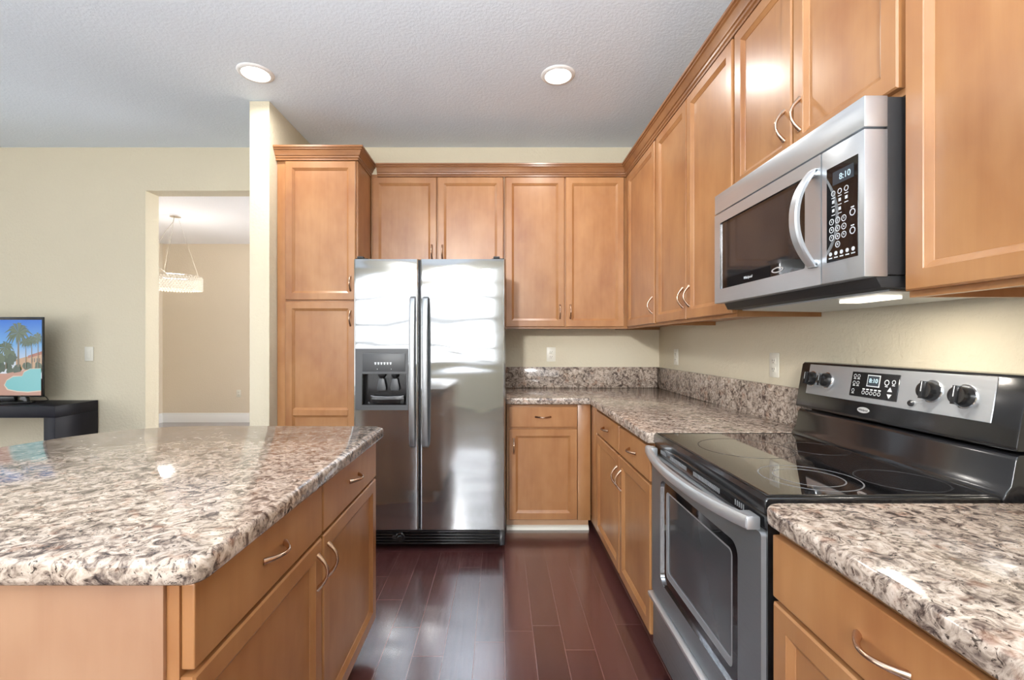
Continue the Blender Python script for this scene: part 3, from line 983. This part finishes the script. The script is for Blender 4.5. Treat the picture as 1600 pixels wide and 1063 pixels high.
# oven door
od = MB()
DZa, DZb, DXa, DXb = 0.292, 0.834, 0.004, RW - 0.010
wx0, wx1, wz0, wz1 = 0.100, 0.665, 0.370, 0.762
def rrect(x0, x1, z0, z1, r, n=5):
    pts = []
    for cx, cz, a0 in ((x1 - r, z0 + r, -90), (x1 - r, z1 - r, 0), (x0 + r, z1 - r, 90), (x0 + r, z0 + r, 180)):
        pts += [(cx + r * math.cos(math.radians(a0 + 90 * i / n)), cz + r * math.sin(math.radians(a0 + 90 * i / n))) for i in range(n + 1)]
    return pts
def framed(mb, outer, inner, y_f, y_b, y_in, m_f, m_rim, m_side=None):
    # plate with a hole: matching point counts
    n = len(outer)
    a = [(p[0], y_b, p[1]) for p in outer]
    b_ = [(p[0], y_f, p[1]) for p in outer]
    c = [(p[0], y_f, p[1]) for p in inner]
    d = [(p[0], y_in, p[1]) for p in inner]
    vs = a + b_ + c + d
    for k, m in ((0, m_f if m_side is None else m_side), (1, m_f), (2, m_rim)):
        mb.add(vs, [(k * n + i, k * n + (i + 1) % n, (k + 1) * n + (i + 1) % n, (k + 1) * n + i) for i in range(n)], m)
framed(od, rrect(DXa, DXb, DZa, DZb, 0.010), rrect(wx0, wx1, wz0, wz1, 0.035), 0.0, 0.044, 0.010, 0, 1, 2)
odo = od.build('oven_door', ['oven_steel', 'chrome', 'handle_steel'], t, smooth=30)
wn = MB()
inner = rrect(wx0 + 0.042, wx1 - 0.042, wz0 + 0.038, wz1 - 0.034, 0.018)
framed(wn, rrect(wx0, wx1, wz0, wz1, 0.035), inner, 0.008, 0.03, 0.009, 0, 1)
inner2 = rrect(wx0 + 0.056, wx1 - 0.050, wz0 + 0.060, wz1 - 0.040, 0.014)
framed(wn, inner, inner2, 0.0085, 0.03, 0.013, 3, 3)
wn.prism(inner2, 'y', 0.0125, 0.02, m=2)
wno = wn.build('window', ['glass_black', 'badge', 'oven_pane', 'mid_grey'], odo, smooth=30)
hp = []
for i in range(17):
    s = -1 + 2 * i / 16
    hp.append((RW / 2 - 0.006 + s * 0.372, -0.052 + 0.034 * abs(s) ** 2.4, 0.853 - 0.010 * (1 - s * s)))
oh = MB()
n = len(hp)
hs, th = 0.016, 0.012
vs, fs = [], []
prof = [(-th, -hs * 0.6), (-th * 0.6, -hs), (th * 0.6, -hs), (th, -hs * 0.6), (th, hs * 0.6), (th * 0.6, hs), (-th * 0.6, hs), (-th, hs * 0.6)]
for p in hp:
    vs += [(p[0], p[1] + a, p[2] + b_) for a, b_ in prof]
for i in range(n - 1):
    fs += [(i * 8 + k, i * 8 + (k + 1) % 8, (i + 1) * 8 + (k + 1) % 8, (i + 1) * 8 + k) for k in range(8)]
fs += [tuple(range(7, -1, -1)), tuple(range((n - 1) * 8, n * 8))]
oh.add(vs, fs)
for x in (hp[0][0], hp[-1][0]):
    s = 1 if x < RW / 2 else -1
    oh.box(x - s * 0.003, x + s * 0.045, -0.028, 0.006, 0.836, 0.868, b=0.004)
oh.build('handle', 'handle_steel', odo, smooth=40)
# warming drawer
dw = MB().box(DXa, DXb, 0.004, 0.044, 0.075, 0.272, b=0.004).build('drawer_front', 'oven_steel', t)
MB().prism([(0.006, 0.262), (-0.016, 0.268), (-0.018, 0.284), (0.006, 0.288)], 'x', DXa, DXb, bevel=0.003, seg=2).build('handle', 'handle_steel', dw)
MB().box(RW - 0.010, RW - 0.004, 0.012, 0.05, 0.075, 0.86).build('side_trim', 'black', t)

# ------------------------------------------------------------------ microwave
MX, MY, MW = 0.862, 1.826, 0.750
t = thing('microwave', 'over-the-range stainless microwave with curved handle mounted under the cabinet', 'microwave', (MX, MY, 0), RIGHT)
MZ0, MZ1 = 1.437, 1.866
MB().box(0.003, MW - 0.001, 0.055, XW - MX - 0.003, MZ0 + 0.004, MZ1 - 0.002, b=0.003).build('body', 'black_matte', t)
MB().box(0.0, MW, 0.0, 0.056, 1.792, MZ1, b=0.002).build('vent_panel', 'steel', t)
md = MB()
mwx = 0.604
framed(md, rrect(0.0, mwx, MZ0, 1.787, 0.002), rrect(0.044, 0.540, 1.490, 1.748, 0.006), 0.0, 0.054, 0.006, 0, 1)
mdo = md.build('door', ['steel', 'chrome'], t, smooth=30)
wnm = MB().box(0.044, 0.540, 0.005, 0.02, 1.490, 1.748)
wnm.build('window', 'glass_black', mdo)
MB().box(0.075, 0.505, 0.0042, 0.006, 1.528, 1.735).build('window_screen', plain('mesh_glass', srgb(40, 40, 42), 0.05, spec=0.7), mdo)
bdg = MB()
ep = [(0.405 + 0.030 * math.cos(a), 1.508 + 0.0085 * math.sin(a)) for a in [2 * PI * i / 28 for i in range(28)]]
ep2 = [(0.405 + 0.025 * math.cos(a), 1.508 + 0.0055 * math.sin(a)) for a in [2 * PI * i / 28 for i in range(28)]]
framed(bdg, ep, ep2, 0.0036, 0.006, 0.006, 0, 0)
bdg.build('badge', ['badge'], mdo)
MB().text('Whirlpool', 0.013, face_front(0.235, 0.0045, 1.510), shear=0.2).build('lettering', 'print', mdo)
mh = []
for i in range(17):
    s = -1 + 2 * i / 16
    mh.append((0.578, -0.004 - 0.050 * (1 - abs(s) ** 2.2), 1.620 + s * 0.130))
vs, fs = [], []
prof = [(-0.016, -0.004), (-0.012, -0.008), (0.012, -0.008), (0.016, -0.004), (0.016, 0.004), (-0.016, 0.004)]
for p in mh:
    vs += [(p[0] + a, p[1] + b_, p[2]) for a, b_ in prof]
for i in range(len(mh) - 1):
    fs += [(i * 6 + k, i * 6 + (k + 1) % 6, (i + 1) * 6 + (k + 1) % 6, (i + 1) * 6 + k) for k in range(6)]
fs += [tuple(range(5, -1, -1)), tuple(range((len(mh) - 1) * 6, len(mh) * 6))]
MB().add(vs, fs).box(0.562, 0.594, -0.010, 0.002, 1.486, 1.506, b=0.003).box(0.562, 0.594, -0.010, 0.002, 1.734, 1.754, b=0.003).build('handle', 'handle_steel', mdo, smooth=40)
cpn = MB().box(mwx + 0.003, MW, 0.0, 0.056, MZ0, 1.787, b=0.002).build('control_panel', 'steel', t)
kp = MB()
cx0, cx1, cz0, cz1 = 0.628, 0.732, 1.490, 1.735
kp.box(cx0, cx1, -0.0015, 0.004, cz0, cz1, m=0)
kp.box(cx0 + 0.022, cx1 - 0.012, -0.0022, 0, cz1 - 0.050, cz1 - 0.016, m=1)
kp.text('8:10', 0.022, face_front((cx0 + cx1) / 2 + 0.012, -0.0024, cz1 - 0.035), m=2)
for r in range(3):
    for c in range(3):
        if r == 2 and c == 2:
            continue
        x, z = cx0 + 0.024 + c * 0.022, cz1 - 0.070 - r * 0.022
        if r == 0:
            kp.ring((x, -0.0016, z), 0.0052, 0.0072, 'y', 20, 3)
        else:
            kp.box(x - 0.004, x + 0.004, -0.0020, 0, z - 0.004, z + 0.004, m=3)
        kp.box(x - 0.006, x + 0.006, -0.0020, 0, z - 0.0125, z - 0.0105, m=3)
num = 1
for r in range(4):
    for c in range(3):
        if r == 3 and c != 1:
            continue
        x, z = cx0 + 0.018 + c * 0.021, cz1 - 0.142 - r * 0.0205
        kp.ring((x, -0.0016, z), 0.0062, 0.0082, 'y', 22, 3)
        kp.text(str(num % 10), 0.008, face_front(x, -0.0020, z), m=3)
        num += 1
for z, dz in ((cz1 - 0.135, 0), (cz1 - 0.180, 0)):
    kp.ring((cx1 - 0.016, -0.0016, z), 0.0066, 0.0090, 'y', 22, 3)
    kp.box(cx1 - 0.021, cx1 - 0.011, -0.0020, 0, z + 0.011, z + 0.014, m=3)
for i in range(5):
    x = cx0 + 0.014 + i * 0.019
    kp.lathe([(0.0052, 0), (0.0052, 0.0006)], (x, -0.0015, cz0 + 0.020), (0, -1, 0), 14, m=3)
    kp.box(x - 0.006, x + 0.006, -0.0020, 0, cz0 + 0.008, cz0 + 0.011, m=3)
kp.build('keypad', ['glass_black', 'lcd', 'digit', 'print'], cpn, fix=False)
bt = MB()
bt.prism([(0.030, MZ0 + 0.004), (0.045, 1.412), (XW - MX - 0.012, 1.405), (XW - MX - 0.004, MZ0 + 0.004)], 'x', 0.012, MW - 0.006, bevel=0.003, seg=2)
bto = bt.build('underside_tray', 'black_matte', t)
u0 = [(0.085, 1.4105), (XW - MX - 0.04, 1.4045), (XW - MX - 0.04, 1.3995), (0.085, 1.4055)]
MB().prism(u0, 'x', 0.05, MW - 0.03).build('filter_plate', 'steel', bto)
MB().box(0.49, 0.63, 0.135, 0.195, 1.396, 1.4035).build('lamp_lens', 'mwlens', bto)
hl = area('hood_lamp', (MX + 0.165, MY - 0.56, 1.392), (0, 0, RIGHT), 0.10, 0.035, 2.4, (1.0, 0.92, 0.80))

# ------------------------------------------------------------------ wall plates
def outlet(loc, rotz, label, switch=False):
    t = thing('light_switch' if switch else 'wall_outlet', label, 'light switch' if switch else 'outlet', loc, rotz, None if switch else 'wall outlets')
    MB().box(-0.036, 0.036, -0.007, -0.0005, -0.058, 0.058, b=0.003).build('cover_plate', 'plate', t)
    if switch:
        MB().box(-0.017, 0.017, -0.011, -0.005, -0.033, 0.033, b=0.002).build('rocker', 'plate', t)
        return t
    for s in (-1, 1):
        r = MB().box(-0.017, 0.017, -0.0095, -0.005, s * 0.020 - 0.014, s * 0.020 + 0.014, b=0.003, m=0)
        r.box(-0.008, -0.0055, -0.0100, -0.009, s * 0.020 - 0.002, s * 0.020 + 0.007, m=1)
        r.box(0.0055, 0.008, -0.0100, -0.009, s * 0.020 - 0.002, s * 0.020 + 0.007, m=1)
        r.box(-0.002, 0.002, -0.0100, -0.009, s * 0.020 - 0.010, s * 0.020 - 0.006, m=1)
        r.build('receptacle', ['plate', 'slot'], t)
    return t
o1 = outlet((0.418, YW, 1.186), 0, 'ivory wall outlet above the backsplash that faces the camera')
copy_thing(o1, (XW, 3.35, 1.176), RIGHT, 'ivory wall outlet on the right wall close to the corner')
copy_thing(o1, (XW, 2.150, 1.175), RIGHT, 'ivory wall outlet on the right wall just left of the stove')
copy_thing(o1, (-4.21, YD, 0.464), 0, 'small white outlet low on the dining room wall')
outlet((-3.349, YW, 1.19), 0, 'white rocker light switch on the cream wall beside the television', True)

# ------------------------------------------------------------------ television and console
t = thing('console_table', 'glossy black open-fronted console table against the cream wall', 'console table', (-3.27, 3.345, 0))
MB().box(-1.7, 0.0, 0, 0.36, 0.728, 0.814, b=0.003).build('table_top', 'espresso', t)
MB().box(-0.085, 0.0, 0.001, 0.359, 0, 0.728, b=0.002).build('side_panel', 'espresso', t)
MB().box(-1.7, -1.615, 0.001, 0.359, 0, 0.728, b=0.002).build('side_panel', 'espresso', t)

TY = 3.50
def tp(px, py):
    return ((px - VX) * TY / F_PX, CAM_H - (py - VY) * TY / F_PX)
tx1, tz1 = tp(67.5, 495.5)
tx0 = tx1 - 0.97
tz0 = tp(0, 620.5)[1]
t = thing('television', 'flat television showing palm trees around a swimming pool', 'television', ((tx0 + tx1) / 2, TY, 0.815))
cxt = (tx0 + tx1) / 2
MB().box(tx0 - cxt, tx1 - cxt, 0.0, 0.013, tz0 - 0.815, tz1 - 0.815, b=0.003).box(-0.3, 0.3, 0.012, 0.06, 0.12, 0.42, b=0.01).build('housing', 'bezel', t)
def emis(name, c, s=0.6):
    return plain(name, tuple(x * 0.05 for x in c), 0.3, emit=c, estr=s)
sky_m, snt, sp = mat('screen_sky')
gc = N(snt, 'ShaderNodeTexCoord')
gs = N(snt, 'ShaderNodeSeparateXYZ')
L(snt, gc.outputs['Object'], gs.inputs[0])
gr_ = ramp(snt, math_n(snt, 'DIVIDE', math_n(snt, 'SUBTRACT', gs.outputs[2], 0.28), 0.38), [(0.0, srgb(226, 232, 240)), (0.45, srgb(120, 180, 235)), (1.0, srgb(20, 110, 220))])
sp.inputs['Base Color'].default_value = (0.01, 0.01, 0.01, 1)
L(snt, gr_, sp.inputs['Emission Color'])
sp.inputs['Emission Strength'].default_value = 0.75
pm = [sky_m, emis('screen_deck', srgb(205, 150, 125)), emis('screen_pool', srgb(118, 205, 208)), emis('screen_foliage', srgb(50, 76, 34)),
      emis('screen_trunk', srgb(120, 105, 80)), emis('screen_frond', srgb(84, 104, 66)), emis('screen_building', srgb(206, 162, 120)),
      emis('screen_roof', srgb(176, 98, 66)), emis('screen_coping', srgb(236, 214, 190)), emis('screen_hedge', srgb(38, 66, 24))]
pic = MB()
layer = [0.0]
def flat(pts, m):
    layer[0] += 0.00002
    y = -0.0006 - layer[0]
    pic.add([(p[0] - cxt, y, p[1] - 0.815) for p in pts], [tuple(range(len(pts)))], m)
def flat_px(pts, m):
    flat([tp(*p) for p in pts], m)
bz = 0.008
LX = VX + (tx0 + bz) * F_PX / TY
R_ = 65.5
flat_px([(LX, 500), (R_, 500), (R_, 592), (LX, 592)], 0)
flat_px([(R_, 550), (R_, 578), (25, 578), (25, 562), (48, 556)], 6)
flat_px([(R_, 549), (R_, 554), (44, 560), (44, 556)], 7)
for k in range(4):
    flat_px([(49 + k * 4, 560), (51 + k * 4, 560), (51 + k * 4, 566), (49 + k * 4, 566)], 4)
rr = random.Random(3)
def blob(x, y, rx, ry, m):
    pts = []
    for k in range(14):
        a = 2 * PI * k / 14
        q = 0.75 + 0.5 * rr.random()
        pts.append((min(R_, max(LX, x + rx * q * math.cos(a))), min(617, max(500, y + ry * q * math.sin(a)))))
    flat_px(pts, m)
for k in range(26):
    blob(LX + (R_ - LX) * rr.random(), 572 + 8 * rr.random(), 7, 5 + 5 * rr.random(), 3 if rr.random() < 0.5 else 9)
for k in range(14):
    blob(LX + (40 - LX) * rr.random(), 556 + 12 * rr.random(), 6, 9, rr.choice((3, 5, 9)))
def palm(x, y, h, s, lean=0):
    flat_px([(x - 0.9 * s, y + h), (x + 0.9 * s, y + h), (x + 0.6 * s + lean, y), (x - 0.6 * s + lean, y)], 4)
    for k in range(26):
        a = 2 * PI * k / 26 + rr.random() * 0.2
        ln = (9 + 5 * rr.random()) * s
        dx, dy = math.cos(a) * ln, math.sin(a) * ln * 0.85
        nx, ny = -math.sin(a) * 1.0 * s, math.cos(a) * 1.0 * s
        cx, cy = x + lean, y
        mx, my = cx + dx * 0.6, cy + dy * 0.6 - 1.5 * s
        ex, ey = cx + dx, cy + dy + 2.2 * s
        cl = lambda p: (min(R_, max(LX, p[0])), min(617, max(500, p[1])))
        flat_px([cl((cx, cy)), cl((mx + nx, my + ny)), cl((ex, ey)), cl((mx - nx, my - ny))], 5 if k % 3 else 3)
palm(29, 520, 60, 1.9)
palm(50, 532, 44, 1.0)
palm(60, 528, 48, 0.95)
palm(41, 535, 40, 0.9)
palm(10, 543, 34, 1.2)
for k in range(10):
    blob(2 + 20 * rr.random(), 552 + 14 * rr.random(), 6, 7, rr.choice((3, 5, 9)))
for x in (-20, -55, -90, -115):
    palm(x, 520 + 12 * rr.random(), 60, 1.1)
flat_px([(LX, 585), (10, 584), (40, 578), (R_, 576), (R_, 618), (LX, 618)], 1)
def pool(g, m):
    flat_px([(R_, 576 - g * 0.3), (48, 577 - g * 0.5), (39, 582 - g), (36, 588 - g * 0.4), (22, 589 - g), (12, 595 - g), (9 - g, 602), (14 - g, 608 + g), (28, 611 + g), (45, 612 + g), (R_, 610 + g)], m)
pool(1.6, 8)
pool(0, 2)
flat_px([(22, 574), (33, 573), (34, 581), (23, 583)], 9)
for k in range(5):
    blob(LX + 15 + k * 22, 590, 12, 5, 9)
pic.build('screen', pm, t, fix=False)
MB().box(-0.25, 0.25, 0.01, 0.04, 0.015, tz0 - 0.815 + 0.02, b=0.004).build('stand_bar', 'bezel', t)
for sgn in (1, -1):
    st = MB()
    xx = sgn * (tx1 - cxt - 0.155)
    st.prism([(xx - 0.03, 0.03), (xx + 0.03, 0.0), (xx + 0.02, 0.05), (xx - 0.015, 0.075)], 'y', 0.0, 0.03, bevel=0.004, seg=1)
    st.prism([(xx - sgn * 0.17, -0.12), (xx - sgn * 0.12, -0.12), (xx + sgn * 0.04, 0.01), (xx + sgn * 0.05, 0.05), (xx - sgn * 0.02, 0.05)], 'z', 0.0, 0.016, bevel=0.003, seg=1)
    st.build('stand_leg', 'bezel', t)
MB().tube([(tx1 - cxt - 0.07, 0.04, 0.07), (tx1 - cxt - 0.03, 0.05, 0.045), (tx1 - cxt - 0.02, 0.06, 0.02), (tx1 - cxt - 0.07, 0.07, 0.006), (tx1 - cxt - 0.14, 0.08, 0.005)], 0.003, 8).build('power_cord', 'cord', t)

# ------------------------------------------------------------------ dining room pendant
PXp, PYp = -4.05, 5.68
t = thing('pendant_lamp', 'lit round beaded crystal pendant lamp hanging in the dining room', 'pendant lamp', (PXp, PYp, 1.93))
MB().lathe([(0.0605, 0.0), (0.062, 0.01), (0.062, 0.022), (0.04, 0.024)], (0, 0, CEIL - 1.93 - 0.0245), (0, 0, 1), 28).build('canopy', 'chrome', t)
sh = MB()
R0 = 0.285
rows, cols = 7, 56
for r in range(rows):
    for c in range(cols):
        a = 2 * PI * (c + 0.5 * (r % 2)) / cols
        x, y, z = R0 * math.cos(a), R0 * math.sin(a), 0.020 + r * 0.0225
        e, ez = 0.0165, 0.0165
        tx, ty = -math.sin(a), math.cos(a)
        nx, ny = math.cos(a), math.sin(a)
        vs = [(x + tx * e, y + ty * e, z), (x - tx * e, y - ty * e, z), (x + nx * e * 0.5, y + ny * e * 0.5, z), (x - nx * e * 0.5, y - ny * e * 0.5, z), (x, y, z + ez), (x, y, z - ez)]
        sh.add(vs, [(0, 2, 4), (2, 1, 4), (1, 3, 4), (3, 0, 4), (2, 0, 5), (1, 2, 5), (3, 1, 5), (0, 3, 5)])
sh.build('lamp_shade', 'crystal', t, smooth=5)
MB().ring((0, 0, 0.178), R0 - 0.008, R0 + 0.008, n=56, h=0.006).build('top_rim', 'chrome', t)
ztop = CEIL - 1.93 - 0.02
for a in (1.1, PI * 0.85, -PI * 0.40):
    MB().tube([(0.03 * math.cos(a), 0.03 * math.sin(a), ztop), (R0 * math.cos(a), R0 * math.sin(a), 0.182)], 0.0013, 6).build('suspension_wire', 'wire', t)
MB().tube([(-0.01, 0, ztop), (-0.03, 0, ztop - 0.07), (-0.12, 0, ztop - 0.18), (-0.20, 0, ztop - 0.31), (-0.27, 0, ztop - 0.44), (-0.265, 0, 0.36), (-0.20, 0, 0.29), (-0.10, 0, 0.21), (-0.05, 0, 0.12)], 0.0032, 8).build('power_cord', 'wire', t)
lp = bpy.data.lights.new('pendant_bulb', 'POINT')
lp.energy = 18
lp.color = (1.0, 0.95, 0.89)
lp.shadow_soft_size = 0.12
lo = bpy.data.objects.new('pendant_bulb', lp)
lo.location = (PXp, PYp, 2.14)
COL.objects.link(lo)
